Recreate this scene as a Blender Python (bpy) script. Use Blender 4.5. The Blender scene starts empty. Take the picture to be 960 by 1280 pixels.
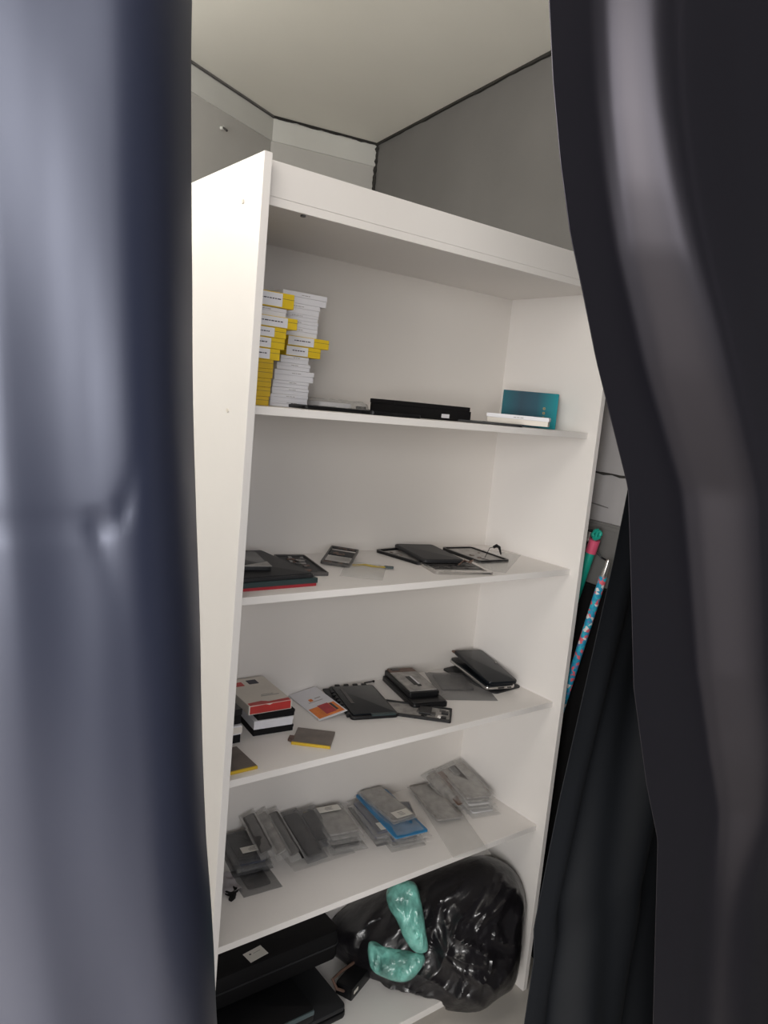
import bpy, bmesh, math, random
from mathutils import Vector, Matrix, noise
R = math.radians
random.seed(7)
scene = bpy.context.scene
COL = scene.collection

# ------------------------------------------------------------------ camera
FPX = 941.5734
CAM = Vector((-0.6213, -1.2114, 1.5994))
YAW, PITCH, ROLL = 0.6535, -0.1416, 0.0938
fw = Vector((math.sin(YAW)*math.cos(PITCH), math.cos(YAW)*math.cos(PITCH), math.sin(PITCH)))
rt0 = fw.cross(Vector((0, 0, 1))).normalized()
up0 = rt0.cross(fw)
rt = rt0*math.cos(ROLL) + up0*math.sin(ROLL)
up = -rt0*math.sin(ROLL) + up0*math.cos(ROLL)
cd = bpy.data.cameras.new('camera'); co = bpy.data.objects.new('camera', cd); COL.objects.link(co)
co.matrix_world = Matrix(((rt.x, up.x, -fw.x, CAM.x), (rt.y, up.y, -fw.y, CAM.y), (rt.z, up.z, -fw.z, CAM.z), (0, 0, 0, 1)))
cd.sensor_fit = 'VERTICAL'; cd.sensor_height = 32.0; cd.lens = FPX/1280*32.0
cd.clip_start = 0.02
scene.camera = co

def ray(x, y): return fw + rt*((x-480)/FPX) - up*((y-640)/FPX)
def atz(x, y, z): d = ray(x, y); return CAM + d*((z-CAM.z)/d.z)
def aty(x, y, Y): d = ray(x, y); return CAM + d*((Y-CAM.y)/d.y)
def atx(x, y, X): d = ray(x, y); return CAM + d*((X-CAM.x)/d.x)

# ------------------------------------------------------------------ unit dimensions
W, D, T, S, H = 0.9589, 0.349, 0.0152, 0.0278, 2.0
Z = {1: 1.5751, 2: 1.2173, 3: 0.8508, 4: 0.4924, 5: 0.0791}
ZF0, ZF1 = 1.9233, 1.9978

# ------------------------------------------------------------------ materials
def mat(name, col, rough=0.5, metal=0.0, spec=0.5, var=0.0, vscale=12.0, bump=0.0, bscale=40.0, sheen=0.0, alpha=None, coat=0.0, tint=None, ior=None):
    m = bpy.data.materials.new(name); m.use_nodes = True
    nt = m.node_tree; b = nt.nodes['Principled BSDF']
    b.inputs['Base Color'].default_value = (*col, 1); b.inputs['Roughness'].default_value = rough
    b.inputs['Metallic'].default_value = metal; b.inputs['Specular IOR Level'].default_value = spec
    if sheen: b.inputs['Sheen Weight'].default_value = sheen
    if ior: b.inputs['IOR'].default_value = ior
    if tint: b.inputs['Specular Tint'].default_value = (*tint, 1)
    if coat: b.inputs['Coat Weight'].default_value = coat
    tc = nt.nodes.new('ShaderNodeTexCoord')
    if var:
        n = nt.nodes.new('ShaderNodeTexNoise'); n.inputs['Scale'].default_value = vscale; n.inputs['Detail'].default_value = 5
        nt.links.new(tc.outputs['Object'], n.inputs['Vector'])
        r = nt.nodes.new('ShaderNodeValToRGB')
        r.color_ramp.elements[0].position = 0.3; r.color_ramp.elements[1].position = 0.7
        r.color_ramp.elements[0].color = (*[max(0, c*(1-var)) for c in col], 1)
        r.color_ramp.elements[1].color = (*[min(1, c*(1+var)) for c in col], 1)
        nt.links.new(n.outputs['Fac'], r.inputs['Fac']); nt.links.new(r.outputs['Color'], b.inputs['Base Color'])
    if bump:
        n2 = nt.nodes.new('ShaderNodeTexNoise'); n2.inputs['Scale'].default_value = bscale; n2.inputs['Detail'].default_value = 4
        nt.links.new(tc.outputs['Object'], n2.inputs['Vector'])
        bp = nt.nodes.new('ShaderNodeBump'); bp.inputs['Strength'].default_value = bump; bp.inputs['Distance'].default_value = 0.01
        nt.links.new(n2.outputs['Fac'], bp.inputs['Height']); nt.links.new(bp.outputs['Normal'], b.inputs['Normal'])
    if alpha is not None:
        tr = nt.nodes.new('ShaderNodeBsdfTransparent'); mx = nt.nodes.new('ShaderNodeMixShader')
        lw = nt.nodes.new('ShaderNodeLayerWeight'); lw.inputs['Blend'].default_value = 0.35
        mm = nt.nodes.new('ShaderNodeMath'); mm.operation = 'MULTIPLY_ADD'; mm.use_clamp = True
        mm.inputs[1].default_value = 0.38; mm.inputs[2].default_value = alpha
        nt.links.new(lw.outputs['Facing'], mm.inputs[0]); nt.links.new(mm.outputs[0], mx.inputs['Fac'])
        nt.links.new(tr.outputs[0], mx.inputs[1]); nt.links.new(b.outputs[0], mx.inputs[2])
        nt.links.new(mx.outputs[0], nt.nodes['Material Output'].inputs['Surface'])
    return m
M = {}
M['white'] = mat('white_melamine', (0.80, 0.767, 0.738), 0.45, var=0.015, vscale=3)
M['edge'] = mat('white_edge_band', (0.78, 0.75, 0.72), 0.5)
M['back'] = mat('white_hardboard', (0.74, 0.70, 0.66), 0.55, var=0.02, vscale=2)
M['wall'] = mat('grey_painted_wall', (0.60, 0.585, 0.56), 0.7, var=0.06, vscale=2.5, bump=0.06, bscale=25)
M['wall2'] = mat('grey_wall_right', (0.17, 0.163, 0.157), 0.75, var=0.08, vscale=2.5, bump=0.06, bscale=25)
M['band'] = mat('pale_wall_band', (0.74, 0.735, 0.70), 0.6, var=0.04, vscale=4)
M['ceil'] = mat('cream_ceiling', (0.86, 0.835, 0.77), 0.6, var=0.03, vscale=1.5)
M['gap'] = mat('dark_joint', (0.03, 0.028, 0.025), 0.9)
M['floor'] = mat('beige_floor', (0.52, 0.49, 0.45), 0.4, var=0.06, vscale=3)
M['satinL'] = mat('dark_satin_left', (0.008, 0.011, 0.026), 0.33, ior=2.3, spec=0.5, tint=(.86, .88, 1.0), sheen=0.0, bump=0.03, bscale=9)
M['satinR'] = mat('dark_satin_right', (0.003, 0.003, 0.005), 0.38, ior=1.6, spec=0.5, tint=(1.0, .92, 1.0), bump=0.03, bscale=9)
M['satinB'] = mat('black_satin_back', (0.006, 0.007, 0.009), 0.6, spec=0.25)
M['black'] = mat('black_plastic', (0.008, 0.008, 0.009), 0.38, spec=.3, var=0.2)
M['blackm'] = mat('black_matte', (0.007, 0.0065, 0.007), 0.7, spec=.2)
M['glass'] = mat('black_glass', (0.006, 0.008, 0.011), 0.2, spec=0.22)
M['char'] = mat('charcoal_plastic', (0.022, 0.022, 0.024), 0.5, spec=.3, var=0.15)
M['dgrey'] = mat('dark_grey_metal', (0.085, 0.08, 0.078), 0.4, metal=0.3, var=0.25, vscale=60)
M['grey'] = mat('grey_metal_frame', (0.33, 0.315, 0.30), 0.4, metal=0.35, var=0.3, vscale=50)
M['silver'] = mat('silver_metal', (0.55, 0.53, 0.51), 0.22, metal=0.85)
M['brown'] = mat('brown_board', (0.13, 0.075, 0.055), 0.5, var=0.3, vscale=60)
M['batt'] = mat('grey_brown_foil', (0.155, 0.13, 0.115), 0.45, metal=0.2, var=0.2, vscale=30)
M['yellow'] = mat('yellow_card', (0.72, 0.50, 0.02), 0.5, var=0.08)
M['yellowd'] = mat('ochre_card', (0.55, 0.36, 0.02), 0.5, var=0.1)
M['paper'] = mat('white_card', (0.74, 0.73, 0.76), 0.55, var=0.03, vscale=20)
M['cream'] = mat('cream_card', (0.70, 0.65, 0.58), 0.55, var=0.04, vscale=20)
M['ink'] = mat('dark_print', (0.05, 0.045, 0.06), 0.6)
M['inkg'] = mat('grey_print', (0.33, 0.31, 0.30), 0.6)
M['red'] = mat('red_print', (0.50, 0.04, 0.035), 0.45, var=0.1, vscale=30)
M['orange'] = mat('orange_print', (0.85, 0.22, 0.03), 0.45, var=0.25, vscale=25)
M['crim'] = mat('crimson_print', (0.45, 0.03, 0.04), 0.45, var=0.2, vscale=40)
M['tealbook'] = mat('dark_teal_cover', (0.022, 0.04, 0.042), 0.5)
M['redbook'] = mat('dark_red_cover', (0.35, 0.02, 0.03), 0.5)
M['blue'] = mat('blue_film', (0.02, 0.17, 0.36), 0.3, var=0.2, vscale=25)
M['navy'] = mat('navy_part', (0.035, 0.045, 0.09), 0.3, var=0.3, vscale=40)
M['tealbox'] = None
M['label'] = mat('white_label', (0.72, 0.69, 0.63), 0.6)
M['mustard'] = mat('mustard_flex', (0.33, 0.24, 0.03), 0.45, var=0.2, vscale=40)
M['sack'] = mat('black_polythene', (0.010, 0.009, 0.011), 0.28, spec=0.7, bump=0.35, bscale=28)
M['mint'] = mat('teal_polythene', (0.16, 0.42, 0.36), 0.25, spec=0.8, var=0.65, vscale=16, bump=0.6, bscale=40)
M['film'] = mat('clear_film', (0.66, 0.65, 0.63), 0.16, spec=1.0, bump=0.6, bscale=55, alpha=0.13)
M['filmd'] = mat('smoky_film', (0.20, 0.20, 0.205), 0.16, spec=1.0, bump=0.6, bscale=55, alpha=0.25)
M['filmc'] = mat('very_clear_film', (0.70, 0.69, 0.67), 0.2, spec=0.6, bump=0.4, bscale=50, alpha=0.08)
M['teal'] = mat('teal_plastic', (0.01, 0.36, 0.27), 0.35)
M['pink'] = mat('pink_plastic', (0.72, 0.10, 0.19), 0.4)
M['greyboard'] = mat('grey_board', (0.17, 0.165, 0.16), 0.6, var=0.06)
M['brick'] = mat('tissue', (0.62, 0.58, 0.60), 0.8)
def grad_teal():
    m = mat('teal_blue_carton', (0.0, 0.2, 0.25), 0.55, spec=.2)
    nt = m.node_tree; b = nt.nodes['Principled BSDF']
    tc = nt.nodes.new('ShaderNodeTexCoord'); sp = nt.nodes.new('ShaderNodeSeparateXYZ')
    nt.links.new(tc.outputs['Object'], sp.inputs[0])
    mr = nt.nodes.new('ShaderNodeMapRange'); mr.inputs['From Min'].default_value = -0.075; mr.inputs['From Max'].default_value = 0.075
    r = nt.nodes.new('ShaderNodeValToRGB'); e = r.color_ramp.elements
    e[0].color = (0.008, 0.11, 0.14, 1); e[1].color = (0.0, 0.25, 0.29, 1)
    a = e.new(0.35); a.color = (0.018, 0.055, 0.085, 1); a = e.new(0.62); a.color = (0.015, 0.075, 0.11, 1)
    nt.links.new(sp.outputs['X'], mr.inputs['Value']); nt.links.new(mr.outputs[0], r.inputs['Fac']); nt.links.new(r.outputs['Color'], b.inputs['Base Color'])
    return m
M['tealbox'] = grad_teal()
def floral():
    m = mat('blue_floral_sleeve', (0.02, 0.35, 0.55), 0.35)
    nt = m.node_tree; b = nt.nodes['Principled BSDF']
    tc = nt.nodes.new('ShaderNodeTexCoord'); v = nt.nodes.new('ShaderNodeTexVoronoi'); v.inputs['Scale'].default_value = 100
    nt.links.new(tc.outputs['Object'], v.inputs['Vector'])
    s = nt.nodes.new('ShaderNodeSeparateColor'); nt.links.new(v.outputs['Color'], s.inputs[0])
    r = nt.nodes.new('ShaderNodeValToRGB'); r.color_ramp.interpolation = 'CONSTANT'; e = r.color_ramp.elements
    e[0].color = (0.02, 0.30, 0.50, 1); e[1].position = 0.42; e[1].color = (0.72, 0.13, 0.17, 1)
    for p, c in ((0.66, (0.03, 0.42, 0.55, 1)), (0.84, (0.13, 0.22, 0.45, 1)), (0.92, (0.75, 0.72, 0.72, 1))):
        a = e.new(p); a.color = c
    nt.links.new(s.outputs[0], r.inputs['Fac']); nt.links.new(r.outputs['Color'], b.inputs['Base Color'])
    return m
M['floral'] = floral()

# ------------------------------------------------------------------ mesh helpers
def rr(w, l, r, n=4):
    r = min(r, w*.49, l*.49); out = []
    for cx, cy, a0 in ((w/2-r, l/2-r, 0), (-w/2+r, l/2-r, 90), (-w/2+r, -l/2+r, 180), (w/2-r, -l/2+r, 270)):
        for i in range(n+1):
            a = R(a0+90*i/n); out.append((cx+r*math.cos(a), cy+r*math.sin(a)))
    return out
class MB:
    def __init__(s): s.bm = bmesh.new()
    def _merge(s, t, m, mx=None):
        for f in t.faces: f.material_index = m
        if mx is not None: bmesh.ops.transform(t, matrix=mx, verts=t.verts)
        bmesh.ops.recalc_face_normals(t, faces=t.faces)
        me = bpy.data.meshes.new('tmp'); t.to_mesh(me); t.free(); s.bm.from_mesh(me); bpy.data.meshes.remove(me)
        return s
    def box(s, c, d, m=0, bev=0.0, mx=None):
        t = bmesh.new(); bmesh.ops.create_cube(t, size=1)
        for v in t.verts: v.co = Vector((v.co.x*d[0]+c[0], v.co.y*d[1]+c[1], v.co.z*d[2]+c[2]))
        if bev: bmesh.ops.bevel(t, geom=list(t.edges), offset=min(bev, min(d)*.45), segments=2, affect='EDGES', profile=0.7)
        return s._merge(t, m, mx)
    def prism(s, poly, z0, z1, m=0, bev=0.0, mx=None):
        t = bmesh.new(); n = len(poly)
        a = [t.verts.new((x, y, z0)) for x, y in poly]; b = [t.verts.new((x, y, z1)) for x, y in poly]
        t.faces.new(a[::-1]); top = t.faces.new(b)
        for i in range(n): t.faces.new((a[i], a[(i+1) % n], b[(i+1) % n], b[i]))
        if bev:
            es = list(top.edges)+[e for e in t.edges if all(v in a for v in e.verts)]
            bmesh.ops.bevel(t, geom=es, offset=min(bev, abs(z1-z0)*.45), segments=2, affect='EDGES', profile=0.6)
        return s._merge(t, m, mx)
    def ring(s, po, pi, z0, z1, m=0, mx=None):
        t = bmesh.new(); n = len(po)
        V = [[t.verts.new((x, y, z)) for x, y in p] for p, z in ((po, z0), (po, z1), (pi, z1), (pi, z0))]
        for k in range(4):
            A, B = V[k], V[(k+1) % 4]
            for i in range(n): t.faces.new((A[i], A[(i+1) % n], B[(i+1) % n], B[i]))
        return s._merge(t, m, mx)
    def tube(s, pts, r, m=0, seg=8, mx=None):
        t = bmesh.new(); pts = [Vector(p) for p in pts]; rings = []
        rs = r if isinstance(r, (list, tuple)) else [r]*len(pts)
        for i, p in enumerate(pts):
            d = (pts[min(i+1, len(pts)-1)]-pts[max(i-1, 0)]).normalized()
            a = d.cross(Vector((0, 0, 1)) if abs(d.z) < .9 else Vector((1, 0, 0))).normalized(); b = d.cross(a)
            rings.append([t.verts.new(p+(a*math.cos(2*math.pi*k/seg)+b*math.sin(2*math.pi*k/seg))*rs[i]) for k in range(seg)])
        for A, B in zip(rings, rings[1:]):
            for k in range(seg): t.faces.new((A[k], A[(k+1) % seg], B[(k+1) % seg], B[k]))
        t.faces.new(rings[0][::-1]); t.faces.new(rings[-1])
        return s._merge(t, m, mx)
    def grid(s, fn, nu, nv, m=0, close_thick=None, mx=None):
        t = bmesh.new()
        V = [[t.verts.new(fn(i/nu, j/nv)) for j in range(nv+1)] for i in range(nu+1)]
        for i in range(nu):
            for j in range(nv): t.faces.new((V[i][j], V[i+1][j], V[i+1][j+1], V[i][j+1]))
        for f in t.faces: f.material_index = m
        if close_thick: bmesh.ops.solidify(t, geom=list(t.faces), thickness=close_thick)
        return s._merge(t, m, mx)
    def build(s, name, mats, parent=None, mw=None, smooth=False):
        me = bpy.data.meshes.new(name); s.bm.to_mesh(me); s.bm.free()
        for k in (mats if isinstance(mats, (list, tuple)) else [mats]): me.materials.append(M[k] if isinstance(k, str) else k)
        if smooth:
            me.polygons.foreach_set('use_smooth', [True]*len(me.polygons))
            try: me.set_sharp_from_angle(angle=R(45))
            except Exception: pass
        o = bpy.data.objects.new(name, me); COL.objects.link(o)
        if parent: o.parent = parent
        if mw is not None: o.matrix_world = mw
        return o
def tag(o, label=None, cat=None, group=None, kind=None):
    if label: o['label'] = label
    if cat: o['category'] = cat
    if group: o['group'] = group
    if kind: o['kind'] = kind
    return o
def thing(name, mw, label, cat, group=None):
    o = bpy.data.objects.new(name, None); COL.objects.link(o); o.empty_display_size = .03
    o.matrix_world = mw if isinstance(mw, Matrix) else Matrix.Translation(mw)
    return tag(o, label, cat, group)
def put(o, mw):
    o.matrix_world = mw; return o
def trans(x, y, z, rz=0): return Matrix.Translation((x, y, z)) @ Matrix.Rotation(rz, 4, 'Z')

def quad(sh, pts, h=0.0, t=0.0, clamp=True, ymin=-0.01):
    """pts: BL, FL, FR, BR pixels of the top face, h the height(s) of that face above shelf sh.
    Returns the matrix at the bottom centre (x right, y back) and width, length."""
    hs = h if isinstance(h, (list, tuple)) else [h]*4
    P = [atz(x, y, Z[sh]+k) for (x, y), k in zip(pts, hs)]
    c = sum(P, Vector())/4
    yv = ((P[0]-P[1])+(P[3]-P[2])); xv = ((P[2]-P[1])+(P[3]-P[0]))
    L = yv.length/2; Wd = xv.length/2
    yv.normalize(); xv = xv - yv*xv.dot(yv); xv.normalize(); zv = xv.cross(yv)
    c = c - zv*t
    if clamp:
        for ax, lo, hi in ((0, .004, W-.004), (1, ymin, D-.004)):
            e = abs(xv[ax])*Wd/2+abs(yv[ax])*L/2
            if 2*e > hi-lo:
                f = (hi-lo)/(2*e); L *= f; e *= f
            c[ax] = min(max(c[ax], lo+e), hi-e)
    m = Matrix(((xv.x, yv.x, zv.x, c.x), (xv.y, yv.y, zv.y, c.y), (xv.z, yv.z, zv.z, c.z), (0, 0, 0, 1)))
    return m, Wd, L

# ------------------------------------------------------------------ setting
def struct(name, mb, m): return tag(mb.build(name, m), kind='structure')
HC = 2.7
c0 = atz(239, 77, HC); c1 = atz(341, 145, HC); c2 = atz(472, 180, HC); c3 = atz(690, 65, HC)
dl = (c0-c1); dl.z = 0; dl.normalize(); dr = (c3-c2); dr.z = 0; dr.normalize()
cL = c1 + dl*2.2; cR = c2 + dr*3.4
def wallslab(a, b, z0, z1, th, out):
    mb = MB(); n = Vector((-(b-a).y, (b-a).x, 0)).normalized()
    if n.dot(out) < 0: n = -n
    a, b = Vector((a.x, a.y, 0)), Vector((b.x, b.y, 0))
    poly = [a, b, b+n*th, a+n*th]
    mb.prism([(p.x, p.y) for p in poly], z0, z1); return mb
struct('wall_left', wallslab(c1, cL, 0, HC, .08, Vector((-1, 1, 0))), 'wall')
struct('wall_back', wallslab(c1-(c2-c1)*.0, c2, 0, HC, .08, Vector((0, 1, 0))), 'wall')
cM = c2 + dr*2.36
struct('wall_right', wallslab(c2, cM, 0, HC, .08, Vector((1, 0, 0))), 'wall2')
struct('wall_front_right', wallslab(cM, cR, 0, HC, .08, Vector((1, 0, 0))), mat('unseen_dark_wall', (.025, .025, .027), .7))  # unseen wall stretch, coloured dark so the right curtain reflects little
mb = MB(); mb.box((0.0, 1.05, HC+.05), (6.0, 3.7, .1)); struct('ceiling', mb, 'ceil')
mb = MB(); mb.box((0.0, -2.45, HC+.05), (6.0, 3.3, .1)); struct('ceiling_front', mb, mat('unseen_dark_ceiling', (.22, .215, .21), .7))  # unseen ceiling part, darkened to dull reflections at the curtain tops
mb = MB(); mb.box((0.0, -0.6, -.05), (6.0, 7.0, .1)); struct('floor', mb, 'floor')
# pale strip under the ceiling and dark irregular joint
def strip(name, a, b, z0, z1, th, inn, m, wav=0.0, seed=0):
    mb = MB(); a = Vector((a.x, a.y, 0)); b = Vector((b.x, b.y, 0)); d = (b-a); n = Vector((-d.y, d.x, 0)).normalized()
    if n.dot(inn) < 0: n = -n
    N = 60
    def fn(u, v):
        p = a+d*u; w = wav*noise.noise(Vector((u*d.length*14, seed, 0))) + wav*.6*noise.noise(Vector((u*d.length*45, seed+3, 0)))
        k = [(0, z0+w), (th, z0+w), (th, z1), (0, z1), (0, z0+w)][int(round(v*4))]
        q = p+n*(k[0]); return Vector((q.x, q.y, k[1]))
    mb.grid(fn, N, 4); struct(name, mb, m)
inn = Vector((0, -1, 0)); innl = Vector((.8, -.8, 0)); innr = Vector((-1, 0, 0))
strip('trim_1', c1, cL, HC-.095, HC-.012, .006, innl, 'band')
strip('trim_2', c1, c2, HC-.095, HC-.012, .006, inn, 'band')
strip('trim_3', c1, cL, HC-.006, HC, .010, innl, 'greyboard', .001, 1)
strip('trim_4', c1, c2, HC-.007, HC, .010, inn, 'gap', .004, 2)
strip('trim_5', c2, cM, HC-.008, HC, .010, innr, 'gap', .005, 3)
mb = MB()
def vs(u, v):
    z = HC-.5*u; k = int(round(v*4)); w = .005+.004*noise.noise(Vector((u*30, 0, 4)))
    q = [c2+dr*w*2, c2+dr*w*2-Vector((w, w, 0)), c2-Vector((w*2, 0, 0)), c2, c2+dr*w*2][k]; return Vector((q.x, q.y, z))
mb.grid(vs, 40, 4); struct('trim_6', mb, 'gap')
# crack lines and a ledge low on the right wall
def on_right(px, py, off=0.0):
    d = ray(px, py); n = Vector((dr.y, -dr.x, 0)); n = n if n.dot(innr) > 0 else -n
    k = (c2+n*off-CAM).dot(n)/d.dot(n); return CAM+d*k
for i, (pts, r) in enumerate((([(735, 588), (746, 590), (754, 592), (765, 593), (775, 596), (790, 597)], .0035), ([(738, 628), (748, 631), (760, 635)], .0022))):
    mb = MB(); mb.tube([on_right(x, y, .004) for x, y in pts], [r*(.5+random.random()) for _ in pts]); struct('trim_%d' % (7+i), mb, 'gap' if i == 0 else 'greyboard')
mb = MB(); nq = atz(276, 160, 2.4)
dn = Vector((-dl.y, dl.x, 0)); dn = dn if dn.dot(innl) > 0 else -dn
kk = (c1-CAM).dot(dn)/ray(276, 160).dot(dn); nq = CAM+ray(276, 160)*kk
mb.tube([nq, nq+dn*.012, nq+dn*.013], [.006, .006, .009], 0); mb.tube([nq+dn*.012, nq+dn*.03-Vector((0, 0, .012))], .004, 1)
tag(mb.build('wall_plug', ['band', 'dgrey']), 'small plug sticking out of the grey wall above the shelving unit', 'wall plug')

n_w = Vector((dr.y, -dr.x, 0)); n_w = n_w if n_w.dot(innr) > 0 else -n_w
def lit_wall_sheet(): 
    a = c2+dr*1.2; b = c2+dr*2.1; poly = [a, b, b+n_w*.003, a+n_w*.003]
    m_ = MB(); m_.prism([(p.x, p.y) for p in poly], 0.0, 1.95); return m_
struct('trim_9', lit_wall_sheet(), mat('lit_wall_tone', (.42, .405, .41), .6, var=.08, vscale=5, bump=.06, bscale=25))  # thin added sheet: window light on the lower right wall put into its colour

# ------------------------------------------------------------------ shelving unit
unit = thing('shelving_unit', (W/2, D/2, 0), 'tall white open bookcase with five shelves holding phone parts', 'shelf unit')
base = Matrix.Translation((-W/2, -D/2, 0))
def upart(name, m='white', lab=None):
    pass
def ubox(name, x0, x1, y0, y1, z0, z1, m='white', bev=.0012, lab=None):
    mb = MB(); mb.box(((x0+x1)/2-W/2, (y0+y1)/2-D/2, (z0+z1)/2), (x1-x0, y1-y0, z1-z0), 0, bev)
    o = mb.build(name, m, unit)
    if lab: o['label'] = lab
    return o
sl = ubox('side_panel', -T, 0, 0, D+.004, 0, H)
sr = ubox('side_panel', W, W+T, 0, D+.004, 0, H)
for k in (1, 2, 3, 4, 5):
    ubox('shelf', 0, W, S, D, Z[k]-(T if k < 5 else .02), Z[k])
ubox('top_panel', 0, W, S+.001, D, ZF0, ZF0+T)
ubox('fascia', .0015, W, S, S+T, ZF0+T, ZF1)
ubox('back_panel', 0, W, D, D+.004, .02, ZF0+T, 'back', 0)
ubox('plinth', 0, W, S+.06, S+.06+T, 0, Z[5]-.02)
for (px, py) in ((304, 252), (285, 513)):
    q = atx(px, py, -T); mb = MB(); c = Vector((q.x-W/2, q.y-D/2, q.z))
    mb.tube([c, c+Vector((-.002, 0, 0))], .004, 0, 10); mb.build('screw_cap', 'cream', sl)
q = atz(379, 269, ZF0); mb = MB(); c = Vector((q.x-W/2, q.y-D/2, q.z)); mb.tube([c, c+Vector((0, 0, -.003))], .005, 0, 10); mb.build('screw_cap', 'dgrey', unit)

# ------------------------------------------------------------------ curtains
def interp(tab, z):
    if z >= tab[0][0]:
        (a, b), (c, d) = tab[0], tab[1]; return b+(d-b)*(z-a)/(c-a)*.6
    for (a, b), (c, d) in zip(tab, tab[1:]):
        if c <= z <= a: 
            t = (a-z)/(a-c); return b+(d-b)*t
    return tab[-1][1]
def sm(a, b, x):
    t = min(1, max(0, (x-a)/(b-a))); return t*t*(3-2*t)
def thick(o):
    md = o.modifiers.new('cloth', 'SOLIDIFY'); md.thickness = .0004; md.offset = 0
    return o
YL = -.72
EL = .045
LE = [(p.z, p.x) for p in (aty(x, y, YL+EL) for x, y in ((239, -60), (239, 300), (245, 640), (250, 850), (258, 1050), (268, 1190), (272, 1280)))]
LE.append((0.0, LE[-1][1]+.02))
ZC = aty(120, 642, YL).z
def left_curtain(u, v):
    z = 2.55*(1-v)
    d = .95*u**1.35
    xe = interp(LE, z)
    a = min(d/.068, 1)
    y = YL + EL*(1-a)**2                                   # rolled leading edge
    y += .03*sm(.135, .24, d)*(1-sm(.24, .34, d)) + .045*(.5-.5*math.cos(max(0, d-.36)*18))
    y += .005*noise.noise(Vector((d*9, z*2.0, 1)))*sm(0, .08, d) + .0022*noise.noise(Vector((d*22, z*5, 5)))*sm(.02, .1, d)
    dz = z-ZC+.006*math.sin(d*14)
    y += .0016*math.exp(-abs(dz)/.003)*sm(.0, .05, d)        # pressed fold line
    y += .0022*math.exp(-max(0,-dz)/.02)*(1 if dz < 0 else 0)*math.exp(-((d-.086-dz*.2)/.007)**2)
    y += .003*math.exp(-max(0,dz)/.016)*(1 if dz > 0 else 0)*math.exp(-((d-.070+dz*.3)/.006)**2)
    x = xe - d + .002*noise.noise(Vector((z*6, 0, 2)))*(1-sm(0, .05, d))
    return Vector((x, y, z))
mb = MB(); mb.grid(left_curtain, 170, 300)
tag(thick(mb.build('curtain', 'satinL', smooth=True)), 'dark navy satin curtain hanging straight at the left of the opening', 'curtain')

YR = -.72
ER = .0
RE = [(p.z, p.x) for p in (aty(x, y, YR+ER) for x, y in ((684, -60), (686, 0), (691, 100), (700, 200), (712, 290), (727, 360), (745, 450), (760, 510), (785, 610), (788, 700), (792, 860), (808, 980), (822, 1050)))]
RE.append((0.45, RE[-1][1]+.13)); RE.append((0.0, RE[-1][1]+.09))
def right_curtain(u, v):
    z = 2.55*(1-v); xe = interp(RE, z); d = (.95-xe)*u**1.3
    k = sm(.85, 1.2, z); d0 = d; d = d-.09*(1-sm(1.1, 2.0, z)); d = max(d, 0)
    y = YR + ER*(1-min(d0/.04, 1))**2
    fold = -(.76-.34*sm(1.62, 1.98, z))*(sm(.045, .07, d)*max(0, min(d, .130)-.055)) - .06*max(0, d-.130)
    fold += .0045*math.sin((d-.05)*80)*sm(.05, .08, d)*(1-sm(.12, .15, d))
    y += k*fold
    y += (1-k)*(.018*math.sin(d*20+z*2)*sm(0, .1, d))
    y += .010*math.sin(max(0, d-.30)*16)*sm(.30, .5, d)
    y += .004*noise.noise(Vector((d*8, z*1.8, 9)))*sm(0, .1, d)
    return Vector((xe+d0, y, z))
mb = MB(); mb.grid(right_curtain, 170, 240)
tag(thick(mb.build('curtain', 'satinR', smooth=True)), 'black satin curtain drawn aside in a curve at the right', 'curtain')
YB = -.52
BE = [(p.z, p.x) for p in (aty(x, y, YB) for x, y in ((800, 560), (787, 600), (767, 700), (733, 850), (699, 1000), (673, 1130), (667, 1160), (667, 1200), (655, 1280)))]
BE.append((0.0, BE[-1][1]+.03))
def back_curtain(u, v):
    z = 2.4*(1-v); xe = interp(BE, z) if z < 1.55 else BE[0][1]+.03; d = (.93-xe)*u**1.2
    y = YB + .022*math.sin(d*26-z*1.5)*sm(.0, .1, d) + .008*math.sin(d*60+z*3)*sm(.02, .1, d)
    return Vector((xe+d, y, z))
mb = MB(); mb.grid(back_curtain, 120, 160)
tag(thick(mb.build('curtain', 'satinB', smooth=True)), 'plain black cloth behind the right curtain beside the bookcase, its lower edge flaring left', 'curtain')
for nm, y, x0, x1, lab in (('curtain_rail', -.70, -1.7, .97, 'grey rail above the frame carrying the satin curtains'),):
    mb = MB(); mb.tube([(x0, y, 2.57), (x1, y, 2.57)], .012, 0, 12)
    for x in (x0+.1, (x0+x1)/2, x1-.1): mb.tube([(x, y, 2.57), (x, y, 2.7)], .008)
    tag(mb.build(nm, 'dgrey'), lab, 'rail')

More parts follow.
